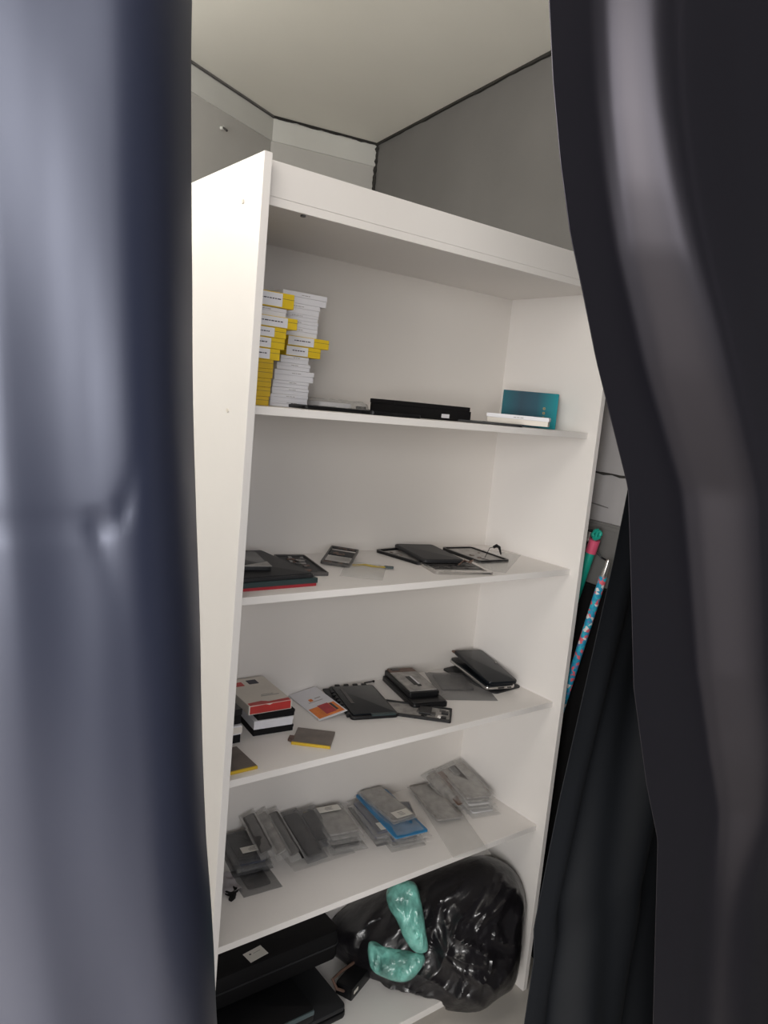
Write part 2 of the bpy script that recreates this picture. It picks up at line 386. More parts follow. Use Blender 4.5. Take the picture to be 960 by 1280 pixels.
# ------------------------------------------------------------------ top shelf: cartons
ORD = ['topmost', 'second from the top', 'third from the top', 'fourth from the top', 'fifth from the top', 'sixth from the top', 'seventh from the top',
       'eighth from the top', 'ninth from the top', 'tenth from the top', 'eleventh from the top', 'twelfth from the top', 'thirteenth from the top', 'fourteenth from the top', 'fifteenth from the top']
def print_bars(mb, x0, x1, y, z, m, seed, rows=1, h=.002):
    r = random.Random(seed); x = x0
    for k in range(rows):
        x = x0+r.random()*.004
        while x < x1:
            w = .002+.006*r.random(); mb.box((x+w/2, y, z+k*h*2.2), (w, .0004, h), m); x += w+.0015
def yellow_carton(x0, x1, yf, z, h, label, grp, split=.6, seed=1, body='yellow', dep=.16, whitetop=False, rz=0):
    w = x1-x0
    t = thing('carton', trans((x0+x1)/2, yf+dep/2, z, rz), label, 'box', grp)
    mb = MB(); mb.box((0, 0, h*.5), (w, dep, h*.98), 0, .0012); mb.box((0, 0, h*.62), (w+.0006, dep+.0006, .0006), 1)
    mb.build('box_body', [body, 'ink'], t)
    if split:
        mb = MB(); mb.box((-w/2+w*split/2, -dep/2-.0004, h*.5), (w*split, .0006, h*.86), 0); print_bars(mb, -w/2+.012, -w/2+w*split-.01, -dep/2-.0008, h*.55, 1, seed)
        mb.build('label_panel', ['paper', 'ink'], t)
    return t
def white_carton(x0, x1, yf, z, h, label, grp, dep=.16, rz=0, seed=0):
    w = x1-x0
    t = thing('carton', trans((x0+x1)/2, yf+dep/2, z, rz), label, 'box', grp)
    mb = MB(); mb.box((0, 0, h*.27), (w*.985, dep*.985, h*.54), 0, .001); mb.build('tray', 'paper', t)
    mb = MB(); mb.box((0, 0, h*.76), (w, dep, h*.44), 0, .001); print_bars(mb, -w*.1, w*.12, -dep/2-.0003, h*.74, 1, seed, h=.0012); mb.build('lid', ['paper', 'inkg'], t)
    return t
def zpx(px, py, Y): return aty(px, py, Y).z
z1 = Z[1]
YA, YBk = .105, .165
ga, gb = 'cartons in the left stack on the top shelf', 'cartons in the white stack on the top shelf'
# left stack: bottom five ochre, then yellow and white ones
rowsA = [  # (y bottom px, y top px, right px, kind, split)
    (507, 495, 336, 'o'), (495, 483, 338, 'o'), (483, 472, 339, 'o'), (472, 460, 341, 'o'), (460, 448.5, 342, 'o'),
    (448.5, 435, 350, 'y', .5), (435, 422, 356, 'y', .55), (422, 409, 358, 'y', .6), (409, 397, 372, 'y', .62), (397, 384, 360, 'w'), (384, 366, 368, 'y', .62)]
zc = z1
topn = len(rowsA)
for i, rw in enumerate(rowsA):
    px = rw[2]; xr = aty(px, (rw[0]+rw[1])/2, YA).x
    zt = zpx(px-15, rw[1], YA); h = zt-zc
    kind = rw[3]; n = ORD[topn-1-i]
    jx = 0
    if kind == 'o': yellow_carton(max(.004, xr-.085), xr, YA, zc, h, 'plain ochre-yellow carton, %s of the left carton stack' % n, ga, 0, i, 'yellowd')
    elif kind == 'y': yellow_carton(max(.004, xr-.115), xr, YA, zc, h, 'yellow carton with a white printed label, %s of the left carton stack' % n, ga, 1-(.030-.004*(i % 3))/min(.115, xr-.004), i, 'yellow')
    else: white_carton(max(.004, xr-.09), xr, YA+.005, zc, h, 'white carton between yellow ones, %s of the left carton stack' % n, ga, seed=i)
    zc += h
rowsB = [(511, 502.5, 337, 384, 'w'), (502.5, 494, 338, 385, 'w'), (494, 485.5, 340, 386, 'w'), (485.5, 477, 341, 386, 'w'), (477, 464, 343, 392.5, 'w'), (464, 455, 346, 388, 'w'), (455, 446, 351, 386, 'w'),
         (446, 434.5, 357, 400, 'y'), (434.5, 423, 359, 410.5, 'y'), (423, 412, 372, 397, 'w'), (412, 403, 370, 398, 'w'), (403, 395, 368, 398, 'w'), (395, 382, 364, 400, 'w'), (382, 368, 362, 409, 'w')]
zc = z1; nB = len(rowsB)
for i, (yb, yt, xl, xr, kind) in enumerate(rowsB):
    a = aty(xl, (yb+yt)/2, YBk).x; b = aty(xr, (yb+yt)/2, YBk).x
    zt = zpx((xl+xr)/2+6, yt, YBk) ; h = max(.009, zt-zc)
    if i >= 9: a = b-.105
    n = ORD[nB-1-i]
    if kind == 'w': white_carton(a, b, YBk, zc, h, 'plain white carton, %s of the right carton stack' % n, gb, seed=20+i, dep=.165)
    else: yellow_carton(a, b, YBk-.003, zc, h, 'yellow carton with a white label, %s of the right carton stack' % n, gb, .62, 40+i, 'yellow', dep=.165)
    zc += h

# ------------------------------------------------------------------ generic gadgets (local: bottom centre, x right, y back)
def add_slab(name, w, l, h, m, parent, r=.008, z=0, bev=.002, off=(0, 0)):
    mb = MB(); p = [(x+off[0], y+off[1]) for x, y in rr(w, l, r)]; mb.prism(p, z, z+h, 0, bev)
    return mb.build(name, m, parent, smooth=True)
def phone(mw, w, l, h, label, body='black', screen='glass', cat='phone', name='phone', marks=True, group=None):
    t = thing(name, mw, label, cat, group)
    add_slab('body', w, l, h*.85, body, t, .010)
    add_slab('screen', w*.95, l*.96, h*.15, screen, t, .008, h*.85, .0005)
    if marks:
        mb = MB(); mb.prism([(x*.3, y+l*.455) for x, y in rr(w, .003, .0014)], h, h+.0005); mb.build('speaker_slot', 'dgrey', t)
        mb = MB(); mb.box((w/2, l*.2, h*.45), (.0016, l*.1, h*.3), 0, .0005); mb.build('side_button', 'dgrey', t)
    return t
def phone_frame(mw, w, l, h, label, m='grey', inner='dgrey', bars=((.1, .12), (-.38, .1)), wall=.05, rad=.010, cat='phone', floor_part=True, extra='brown'):
    t = thing('gutted_phone', mw, label, cat)
    mb = MB(); mb.ring(rr(w, l, rad), rr(w-2*wall*w, l-2*wall*w, rad*.7), 0, h); mb.build('rim', m, t)
    for k, (yc, bl) in enumerate(bars):
        mb = MB(); mb.box((0, yc*l, h*.4), (w*(1-2*wall)*.99, bl*l, h*.5), 0, .0008)
        rnd = random.Random(k+int(w*1e4))
        for q in range(5): mb.box(((rnd.random()-.5)*w*.7, yc*l+(rnd.random()-.5)*bl*l*.7, h*.68), (.004+.008*rnd.random(), .003+.006*rnd.random(), .0015), 1)
        mb.build('cross_plate', [inner, extra], t)
    return t
def pouch(mw, w, l, t_, label, film='film', inner='dgrey', inner_size=(.72, .8), tagged=False, group=None, tab=None, seed=0, ioff=(0, 0), lab_pos=(0, .28), lab_rot=0, name='parts_pouch', cat='bag'):
    t = thing(name, mw, label, cat, group)
    iw, il = w*inner_size[0], l*inner_size[1]; it = max(.0025, t_*.62)
    if inner: add_slab('screen_part', iw, il, it, inner, t, .006, .0012, .0008, (ioff[0]*w, ioff[1]*l))
    mb = MB()
    def fn(u, v):
        x = (u-.5)*w; y = (v-.5)*l
        ex = min(u, 1-u)*w; ey = min(v, 1-v)*l; e = min(ex, ey)
        rim = sm(0, .014, e)
        z = .0006+rim*(t_*.9) + .0022*noise.noise(Vector((x*38+seed, y*26, seed*1.7)))*rim + .0012*noise.noise(Vector((x*90+seed, y*80, seed)))
        x += .002*noise.noise(Vector((y*30, seed, 0))); y += .002*noise.noise(Vector((x*30, seed, 5)))
        return Vector((x, y, max(z, .0006)))
    mb.grid(fn, 16, 22)
    mb.grid(lambda u, v: Vector(((u-.5)*w, (v-.5)*l, .0003)), 1, 1)
    mb.build('film_sleeve', film, t, smooth=True)
    if tagged:
        mb = MB(); mr = Matrix.Translation((lab_pos[0]*w, lab_pos[1]*l, t_+.0018)) @ Matrix.Rotation(lab_rot, 4, 'Z')
        mb.box((0, 0, 0), (w*.62, l*.17, .0008), 0, 0, mr)
        rnd = random.Random(seed)
        for k in range(3): mb.box(((rnd.random()-.5)*w*.1, (k-1)*l*.035, .0006), (w*.2, l*.014, .0004), 1, 0, mr)
        mb.build('paper_label', ['label', 'inkg'], t)
    if tab:
        mb = MB(); mb.box((tab[1]*w, tab[2]*l, t_*.5+.001), (w*.14, l*.28, .0015), 0, .0005); mb.build('flex_cable', tab[0], t)
    return t

# ------------------------------------------------------------------ top shelf: the rest
def flat_at(px0, px1, py, Y, z, dep):
    a = aty(px0, py, Y); b = aty(px1, py, Y); return a.x, b.x
# clear bag
a, b = flat_at(388, 468, 500, .2, z1, .1)
pouch(trans((a+b)/2, .265, z1), b-a, .13, .026, 'crumpled clear bag lying beside the white carton stack', 'film', 'paper', (.5, .6), seed=3)
a, b = flat_at(384, 476, 508, .09, z1, .1)
phone(trans((a+b)/2, .135, z1, R(-2)), b-a, .08, .008, 'thin black phone lying sideways in front of the clear bag', 'black')
a, b = flat_at(478, 530, 512, .07, z1, .1)
phone_frame(trans((a+b)/2-.02, .10, z1, R(3)), b-a+.03, .07, .007, 'dark phone frame lying between the thin black phone and the black carton', 'black', 'char')
a, b = flat_at(444, 500, 505, .20, z1, .1)
mb = MB(); mb.box((0, 0, .004), (b-a, .06, .008), 0, .001)
for k in range(7): mb.box((-.04+.013*k, -.02+.01*(k % 3), .011), (.008, .012, .006), k % 2, .001)
tag(put(mb.build('circuit_board', ['black', 'dgrey']), trans((a+b)/2, .235, z1, R(-4))), 'black circuit board with small raised parts, left of the black carton', 'circuit board')
# black long carton
Yk = .13
a, b = aty(491, 522, Yk).x, aty(588, 525, Yk).x
h = zpx(540, 505, Yk)-z1
t = thing('carton', trans((a+b)/2, Yk+.045, z1), 'long low black carton with a small white sticker on the top shelf', 'box')
mb = MB(); mb.box((0, 0, h*.36), (b-a, .09, h*.72), 0, .0015); mb.build('tray', 'blackm', t)
mb = MB(); mb.box((-.003, 0, h*.86), (b-a-.004, .092, h*.28), 0, .0015); mb.build('lid', 'blackm', t)
mb = MB(); xs = aty(556.5, 521, Yk).x-(a+b)/2; mb.box((xs, -.0455, h*.28), (.024, .0006, h*.26), 0); o = mb.build('sticker', 'paper', t)
# teal carton standing on its long edge, turned to face the opening
def face_frame(pc, Y, z):
    p = aty(*pc, Y); d = Vector((p.x-CAM.x, p.y-CAM.y, 0)).normalized(); return p, math.atan2(d.y, d.x)-math.pi/2
p, rz = face_frame((661.5, 510), .150, z1)
rz += R(-4)
wt = .142; ht = .091
mw = trans(p.x, p.y, z1, rz)
t = thing('phone_carton', mw, 'teal blue carton standing on its long edge at the right end of the top shelf', 'box')
mb = MB(); mb.box((0, .017, ht/2), (wt, .034, ht), 0, .0012)
mb.box((wt/2-.001, .017, ht/2), (.0025, .0345, ht*.995), 1); mb.build('box_sleeve', ['tealbox', 'tealbox'], t)
mb = MB()
for k in range(3):
    mb.ring(rr(.006, .006, .002), rr(.003, .003, .001), 0, .0006, 0, Matrix.Translation((wt*.27, -.0004, ht*(.30+.13*k))) @ Matrix.Rotation(R(90), 4, 'X'))
mb.build('printed_lettering', 'mustard', t)
# white carton lying in front
p, rz = face_frame((647, 522), .075, z1)
rz += R(-6)
wt = .152; hh = .022
pl = trans(p.x, p.y, z1+.006, rz)
t = thing('phone_carton', pl, 'low white carton lying in front of the teal carton', 'box')
mb = MB(); mb.box((0, .03, hh*.3), (wt*.97, .06, hh*.6), 0, .0015); mb.build('tray', 'cream', t)
mb = MB(); mb.box((0, .03, hh*.78), (wt, .064, hh*.44), 0, .0015); print_bars(mb, -.012, .012, -.0025, hh*.75, 1, 5, h=.0016); mb.build('lid', ['paper', 'inkg'], t)
p2, rz2 = face_frame((632, 528), .05, z1)
phone(trans(p2.x, p2.y+.055, z1, rz2), .16, .08, .0055, 'thin black phone lying under the low white carton', 'black')
p2, rz2 = face_frame((600, 528), .11, z1)
mb = MB(); mb.prism(rr(.03, .02, .004), 0, .004, 0, .001); mb.box((.01, 0, .005), (.008, .012, .003))
tag(put(mb.build('camera_module', 'black'), trans(p2.x, p2.y, z1, rz2)), 'tiny black component between the long black carton and the white carton', 'component')

# ------------------------------------------------------------------ second shelf
def Q(sh, h, t, *pts, **k): return quad(sh, pts, h, t, **k)
z2 = Z[2]
# stack at the left: red book, dark teal book, black tablet, dark phone
xr = atz(397, 733, z2).x; yf = atz(397, 733, z2).y
def slab_thing(name, x0, x1, y0, y1, z, h, m, label, cat, kids=()):
    t = thing(name, trans((x0+x1)/2, (y0+y1)/2, z), label, cat)
    w, l = x1-x0, y1-y0
    return t, w, l
t, w, l = slab_thing('book', .012, xr-.001, yf+.004, yf+.235, z2, .006, 'redbook', 'thin red book at the bottom of the stack on the second shelf', 'book')
mb = MB(); mb.box((0, 0, .0035), (w, l, .007), 0, .001); mb.build('cover', 'redbook', t)
mb = MB(); mb.box((0, .002, .0035), (w-.004, l-.001, .0045)); mb.build('pages', 'cream', t)
t, w, l = slab_thing('book', .006, xr, yf+.001, yf+.238, z2+.007, .010, 'tealbook', 'dark teal book on top of the thin red book', 'book')
mb = MB(); mb.box((0, 0, .0055), (w, l, .011), 0, .0015); mb.build('cover', 'tealbook', t)
mb = MB(); mb.box((0, .002, .0055), (w-.004, l-.001, .0075)); mb.build('pages', 'dgrey', t)
t, w, l = slab_thing('tablet', .008, xr-.006, yf+.004, yf+.24, z2+.018, .009, 'black', 'black tablet lying on the dark teal book on the second shelf', 'tablet')
add_slab('body', w, l, .0075, 'char', t, .008); add_slab('screen', w*.96, l*.96, .0015, 'char', t, .005, .0075, .0004)
mb = MB(); mb.box((-w*.42, -l*.12, .0094), (.012, .006, .001)); mb.build('camera_lens', 'blackm', t)
za = .028
m, w, l = Q(2, za+.009, .009, (300, 688), (318, 707), (358, 705), (336, 687), clamp=False)
m = trans(.085, m.translation.y, z2+za-.001+.0005, math.atan2(m[1][0], m[0][0]))
phone(m, .10, min(l, .2), .009, 'dark phone with a pale lower end lying on the black tablet', 'char', 'glass')
ph = bpy.context.scene.collection.objects[-1].parent
mb = MB(); mb.prism([(-.02, -.075), (.049, -.075), (.049, -.03), (.03, -.045)], .0095, .0104); mb.build('bare_end_plate', 'grey', ph)
m, w, l = Q(2, .012, .006, (340, 690), (372, 714), (410, 713), (382, 691))
m = trans(m.translation.x, m.translation.y, z2, math.atan2(m[1][0], m[0][0]))
xr_s = xr
m.translation.x = max(m.translation.x, xr_s+w/2+.004)
t = thing('tablet', m, 'dark grey opened tablet shell lying flat behind the stack on the second shelf', 'tablet')
# keep it clear of the stack
mb = MB(); mb.ring(rr(w, l, .006), rr(w*.93, l*.95, .004), 0, .007); mb.build('rim', 'dgrey', t)
mb = MB(); mb.box((0, 0, .002), (w*.93, l*.94, .003))
for k in range(16):
    r = random.Random(k); mb.box(((r.random()-.3)*w*.5, (r.random()-.5)*l*.85, .0045), (.006+.016*r.random(), .004+.01*r.random(), .002), 1+k % 3)
mb.build('inner_plate', ['char', 'dgrey', 'brown', 'grey'], t)
# little upright frame at the left
q = aty(311, 680, .325)
t = thing('gutted_phone', trans(.03, .315, z2, R(20)), 'small black ring-shaped frame standing at the back behind the stack', 'phone')
mb = MB(); mb.ring(rr(.07, .125, .008), rr(.058, .113, .006), 0, .006, 0, Matrix.Translation((0, 0, .0635)) @ Matrix.Rotation(R(80), 4, 'X')); mb.build('rim', 'black', t)
# frame with windows
m, w, l = Q(2, [.022, .006, .006, .022], .006, (414, 684), (400, 704), (437, 706), (449, 686), clamp=False)
mt = m.translation
phone_frame(m, w, l, .006, rad=.004, label='open phone mid-frame with two windows leaning at the back of the second shelf', m='dgrey', inner='char', bars=((.17, .26), (-.40, .13), (.46, .07)), wall=.06)
# clear bag in front with a flex
m, w, l = Q(2, .004, .004, (425, 700), (415, 720), (470, 722), (478, 703))
pouch(trans(m.translation.x+.01, m.translation.y-.01, z2, math.atan2(m[1][0], m[0][0])), w*.95, min(l, .15), .005, 'flat clear bag with a small cable in front of the leaning mid-frame', 'filmc', None, seed=11)
bagp = COL.objects[-1].parent
mb = MB(); mb.tube([(-.03, .03, .004), (.0, .04, .006), (.03, .035, .005), (.05, .045, .005)], .0025, 0); mb.box((.055, .046, .005), (.022, .01, .005), 1, .001); mb.build('flex_cable', ['mustard', 'tealbook'], bagp)
# two phones in the middle
m, w, l = Q(2, .007, .007, (499, 682), (475, 688), (530, 703), (560, 694))
ang = math.atan2(m[1][0], m[0][0])
m1, w1, l1 = Q(2, .007, .007, (475, 688), (529, 705), (560, 697), (505, 682))
m1 = trans(m1.translation.x, m1.translation.y, z2, math.atan2(m1[1][0], m1[0][0]))
phone_frame(m1, w1, l1, .007, 'black-rimmed phone frame partly under the dark grey phone', 'black', 'grey', ((.3, .2), (-.1, .5)), .06)
m2, w2, l2 = Q(2, .017, .009, (500, 681), (534, 701.5), (577, 697), (532, 678))
m2 = trans(m2.translation.x, m2.translation.y, z2+.0075, math.atan2(m2[1][0], m2[0][0]))
phone(m2, w2, l2, .009, 'dark grey phone lying on the black-rimmed frame', 'char', 'char')
m3, w3, l3 = Q(2, .006, .006, (531, 704), (556, 720.5), (606, 711), (580, 699), clamp=False)
m3 = trans(m3.translation.x, m3.translation.y-.0, z2, math.atan2(m3[1][0], m3[0][0]))
phone_frame(m3, w3, l3, .006, 'bright silver phone frame lying in front of the dark grey phone', 'silver', 'dgrey', ((.36, .16), (-.02, .10), (-.40, .10), (.18, .08)), .07, extra='black')
fr = COL.objects[-1].parent
mb = MB(); mb.tube([(w3*.1, l3*.1, .008), (w3*.25, l3*.25, .016), (w3*.35, l3*.2, .010), (w3*.45, l3*.35, .014), (w3*.4, l3*.45, .006)], .0018); mb.box((w3*.25, l3*.3, .012), (.016, .01, .004), 1); mb.build('flex_cable', ['brown', 'black'], fr)
m4, w4, l4 = Q(2, .008, .008, (556, 685), (605, 703), (632, 698), (585, 682))
m4 = trans(m4.translation.x, m4.translation.y, z2, math.atan2(m4[1][0], m4[0][0]))
phone_frame(m4, w4, l4, .008, 'grey phone frame with black sides beside the right panel of the second shelf', 'black', 'grey', ((0, .9),), .06, extra='brown')
q = atz(606, 697, z2+.012); q2 = atz(617, 684, z2+.03); q3 = atz(624, 684, z2+.03)
mb = MB(); mb.tube([q, q*.5+q2*.5+Vector((0, 0, .012)), q2], .0009); mb.tube([q2, q2*.5+q3*.5+Vector((0, 0, .004)), q3, q3+Vector((.01, 0, -.02))], [.004, .005, .004, .002], 0)
tag(mb.build('thin_wire', 'black'), 'thin black wire with a small plug standing on the grey phone frame', 'wire')
m5, w5, l5 = Q(2, .004, .004, (636, 684), (615, 706), (668, 709), (682, 690))
pouch(trans(m5.translation.x, m5.translation.y, z2, math.atan2(m5[1][0], m5[0][0])), w5, l5, .004, 'flat clear bag with a loose lead at the right end of the second shelf', 'filmc', None, seed=14)
bagp = COL.objects[-1].parent
mb = MB(); mb.tube([(-w5*.4, -.01, .004), (-w5*.2, -.03, .006), (0, -.028, .004), (w5*.1, -.015, .004)], .0016); mb.build('lead', 'dgrey', bagp)

# ------------------------------------------------------------------ third shelf
z3 = Z[3]
def flatm(m, z): return trans(m.translation.x, m.translation.y, z, math.atan2(m[1][0], m[0][0]))
def battery(m, w, l, label, h=.006, tabx=None):
    t = thing('phone_battery', m, label, 'battery')
    mb = MB(); mb.box((0, 0, h/2), (w, l, h), 0, .0012); mb.build('cell', 'batt', t)
    mb = MB(); mb.box((0, -l/2-.0012, h/2), (w, .004, h*1.02), 0, .001); o = mb.build('edge_strip', 'yellowd', t); o['label'] = 'yellow edge strip'
    if tabx is not None:
        mb = MB(); mb.box((-w/2-.004, -l*.25, h/2+.001), (.012, .022, .005), 0, .001); mb.build('connector', 'brown', t)
pr = atz(323, 957, z3+.006); pb = atz(306, 930, z3+.006); d = (pb-pr).length
battery(trans(pr.x-.042, (pr.y+pb.y)/2, z3), .08, d*.95, 'grey battery with a yellow edge at the far left front of the third shelf')
m, w, l = Q(3, .006, .006, (373, 909), (364, 926), (413, 935), (419, 913)); battery(flatm(m, z3), w, l*.92, 'grey battery with a yellow edge in front of the orange leaflet', tabx=1)
# stack against the left panel
def bx(name, x0, x1, y0, y1, z, h, m, label, cat='box', lid=True, rz=0, lm=None):
    t = thing(name, trans((x0+x1)/2, (y0+y1)/2, z, rz), label, cat); w, l = x1-x0, y1-y0
    if lid:
        mb = MB(); mb.box((0, 0, h*.3), (w*.98, l*.98, h*.6), 0, .001); mb.build('tray', lm or m, t)
        mb = MB(); mb.box((0, 0, h*.8), (w, l, h*.4), 0, .001); mb.build('lid', m, t)
    else:
        mb = MB(); mb.box((0, 0, h/2), (w, l, h), 0, .0015); mb.build('box_body', m, t)
    return t
bx('carton', .006, .104, .168, .30, z3, .019, 'blackm', 'black carton at the foot of the stack against the left panel', lid=False)
t = thing('book', trans(.055, .235, z3+.019), 'white book lying between two dark cartons against the left panel', 'book')
mb = MB(); mb.box((0, 0, .010), (.102, .135, .020), 0, .002); mb.build('cover', 'paper', t)
mb = MB(); mb.box((.001, 0, .010), (.101, .136, .015)); mb.build('pages', 'cream', t)
bx('carton', .006, .108, .175, .31, z3+.039, .034, 'black', 'dark carton on the white book against the left panel', lm='blackm')
# red and white stack
A0 = atz(316, 921, z3); A1 = atz(366.5, 913, z3); ang = math.atan2(A1.y-A0.y, A1.x-A0.x); wb = (A1-A0).length
def stk(px, py, z, w, l, rz, dx=0):
    p = atz(px, py, z); u = Vector((math.cos(rz), math.sin(rz), 0)); v = Vector((-math.sin(rz), math.cos(rz), 0))
    c = p+u*(w/2)+v*(l/2); c.x += dx; return trans(c.x, c.y, z, rz)
def boxm(name, mw, w, l, h, m, label, cat='box', lm=None):
    t = thing(name, mw, label, cat)
    mb = MB(); mb.box((0, 0, h*.3), (w*.985, l*.985, h*.6), 0, .001); mb.build('tray', lm or m, t)
    mb = MB(); mb.box((0, 0, h*.8), (w, l, h*.4), 0, .001); mb.build('lid', m, t); return t
lb = .145
boxm('carton', stk(316, 921, z3, wb, lb, ang), wb, lb, .015, 'blackm', 'black carton at the bottom of the stack topped by the red carton')
boxm('carton', stk(317, 913, z3+.015, wb*.97, lb, ang), wb*.97, lb, .020, 'paper', 'white carton in the middle of the stack topped by the red carton')
boxm('carton', stk(322, 901, z3+.035, wb*.92, lb*.95, ang), wb*.92, lb*.95, .015, 'blackm', 'thin black carton right under the red and white carton')
rz = ang+R(3)
wr_, lr_ = .105, .155; h = .021
t = thing('carton', stk(310.5, 894.5, z3+.050, wr_, lr_, rz), 'white carton with a red printed front, on top of the stack', 'box')
mb = MB(); mb.box((0, 0, h/2), (wr_, lr_, h), 0, .001); mb.build('box_body', 'cream', t)
mb = MB(); mb.prism([(-wr_/2+.003, .002), (wr_/2-.003, .002), (wr_/2-.003, h-.001), (wr_*.05, h-.001), (-wr_*.02, h-.004), (-wr_*.12, h-.001), (-wr_/2+.003, h-.002)], 0, .0006, 0, 0, Matrix.Translation((0, -lr_/2, 0)) @ Matrix.Rotation(R(90), 4, 'X'))
mb.prism([(-wr_/2+.003, -lr_/2+.0), (wr_/2-.003, -lr_/2), (wr_/2-.003, -lr_/2+.014), (wr_*.0, -lr_/2+.010), (-wr_*.15, -lr_/2+.018), (-wr_/2+.003, -lr_/2+.014)], h, h+.0005)
o = mb.build('front_print', 'red', t)
mb = MB(); mb.box((-.025, .045, h+.0004), (.022, .022, .0006), 0); mb.build('red_square_print', ['red'], t); mb = MB(); mb.box((.012, .05, h+.0004), (.024, .024, .0006), 1); mb.build('black_square_print', ['red', 'ink'], t); mb = MB(); mb.box((.018, -.035, h+.0004), (.045, .002, .0004), 2); mb.box((.014, -.028, h+.0004), (.03, .0014, .0004), 2)
mb.build('title_print', ['red', 'ink', 'inkg'], t)
# leaflet leaning on the opened device
m, w, l = Q(3, [.003, .003, .016, .016], .0012, (363, 869), (397, 900.5), (433, 885.5), (389, 856), clamp=False)
t = thing('leaflet', m, 'white leaflet with an orange and red picture, leaning on the black opened device', 'leaflet')
# local x: towards the right, y: back;
mb = MB(); mb.box((0, 0, .0006), (w, l, .0012)); mb.build('sheet', 'paper', t)
mb = MB(); y0 = -l/2+.006; hh = l*.34
mb.box((0, y0+hh/2, .0014), (w*.9, hh, .0004), 0); mb.box((w*.06, y0+hh*.62, .0016), (w*.36, hh*.9, .0004), 1); mb.box((w*.30, y0+hh*.6, .0017), (w*.08, hh*.7, .0004), 2)
mb.build('picture_print', ['orange', 'crim', 'ink'], t); mb = MB(); mb.box((-w*.1, l*.12, .0015), (w*.12, l*.08, .0004), 3); mb.box((w*.16, l*.14, .0015), (w*.2, l*.02, .0004), 4); mb.box((0, l*.05, .0015), (w*.5, l*.012, .0004), 4)
mb.build('printed_text', ['orange', 'crim', 'ink', 'orange', 'inkg'], t)
mb = MB(); a = atz(362, 868, z3+.003); b = atz(391, 857, z3+.003); b.y = min(b.y, .34); mb.tube([a, a*.5+b*.5, b], [.001, .0015, .0025])  # thin dark line along the back edge of the leaflet
tag(mb.build('sliver', 'dgrey'), 'thin dark stylus behind the orange leaflet', 'sliver')
# opened black device
m, w, l = Q(3, .011, .011, (412, 852), (429, 896), (483, 875), (442, 845)); m = flatm(m, z3)
t = thing('opened_device', m, 'black opened tablet shell lying behind the orange leaflet', 'tablet')
add_slab('back_shell', w, l, .008, 'black', t, .010)
add_slab('screen', w*.9, l*.9, .003, 'glass', t, .006, .008, .0006)
mb = MB(); mb.box((w*.18, -l*.47, .009), (w*.5, .012, .004), 0, .001); mb.build('corner_strip', 'tealbook', t)
mb = MB()
for k in range(8): mb.box((-w/2-.002+.002*(k % 2), -l*.4+k*l*.1, .006), (.008, l*.05, .009), 0, .001)
for k in range(4): mb.box((-w*.3+k*w*.2, l/2+.001, .006), (w*.1, .008, .009), 0, .001)
mb.build('edge_clips', 'black', t)
add_slab('side_flap', w*.16, l*.55, .004, 'char', t, .003, .001, .001, (-w*.56, l*.2))
mb = MB(); mb.box((-w*.28, l*.12, .0116), (w*.07, l*.5, .0008)); mb.build('side_seam', 'dgrey', t)
a = atz(447, 849, z3+.0025); b = atz(462, 849.5, z3+.0025); a.y = b.y = .338
mb = MB(); mb.tube([a, b], .0016); mb.tube([b, b+(b-a)*.12], .003)
tag(mb.build('screwdriver', 'black'), 'tiny black pin-like tool behind the opened black tablet shell', 'tool')
# phone with a grey chassis on top
m, w, l = Q(3, .014, .014, (467, 838), (504, 874), (542, 866), (502, 832)); m = flatm(m, z3)
phone(m, w, l, .014, 'thick black phone under the grey chassis in the middle of the third shelf', 'black', 'black')
m, w, l = Q(3, .034, .018, (482, 836), (509, 861), (541, 856), (504, 825)); m = flatm(m, z3+.0145)
t = thing('phone_chassis', m, 'grey metal phone chassis with a brown end, lying on the thick black phone', 'phone chassis')
add_slab('shell', w, l, .013, 'black', t, .006)
mb = MB(); mb.box((0, -l*.06, .0145), (w*.88, l*.78, .003), 0, .001); mb.build('metal_plate', 'grey', t)
mb = MB(); mb.box((0, l*.40, .0145), (w*.86, l*.16, .004), 0, .001); mb.box((-w*.2, l*.42, .017), (w*.25, l*.08, .002), 1); mb.build('board', ['brown', 'dgrey'], t)
mb = MB(); mb.box((-w*.05, -l*.06, .0165), (w*.14, l*.34, .0015), 0, .0005); mb.box((w*.05, -l*.06, .0165), (w*.06, l*.36, .0015), 1); mb.box((w*.02, -l*.26, .0165), (w*.12, l*.06, .002), 0); mb.build('ribbon', ['black', 'paper'], t)
# long inner strip
m, w, l = Q(3, .006, .006, (480, 876), (477, 889), (563, 902), (566, 884)); m = flatm(m, z3)
t = thing('phone_chassis', m, 'long bare phone chassis lying across the front, below the grey chassis', 'phone chassis')
mb = MB(); mb.ring(rr(w, l, .005), rr(w-.01, l-.01, .003), 0, .007); mb.build('rim', 'black', t)
mb = MB(); mb.box((0, 0, .0025), (w-.011, l-.011, .003)); mb.build('metal_plate', 'grey', t)
mb = MB(); rnd = random.Random(4)
for k in range(14): mb.box((w*(.02+.42*rnd.random()), (rnd.random()-.5)*l*.7, .0055), (.005+.014*rnd.random(), .004+.01*rnd.random(), .003), k % 3)
mb.box((w*.12, l*.05, .0065), (w*.18, l*.55, .005), 0, .001); mb.build('board', ['black', 'dgrey', 'silver'], t)
q = atz(471, 890, z3)
mb = MB(); rnd = random.Random(9)
for k in range(9): mb.box(((rnd.random()-.5)*.034, (rnd.random()-.5)*.03, .004), (.006+.012*rnd.random(), .004+.012*rnd.random(), .008), 0, .001)
tag(put(mb.build('flex_connector', 'black'), trans(q.x-.005, q.y, z3, .3)), 'small black broken connector at the left end of the long bare chassis', 'connector')
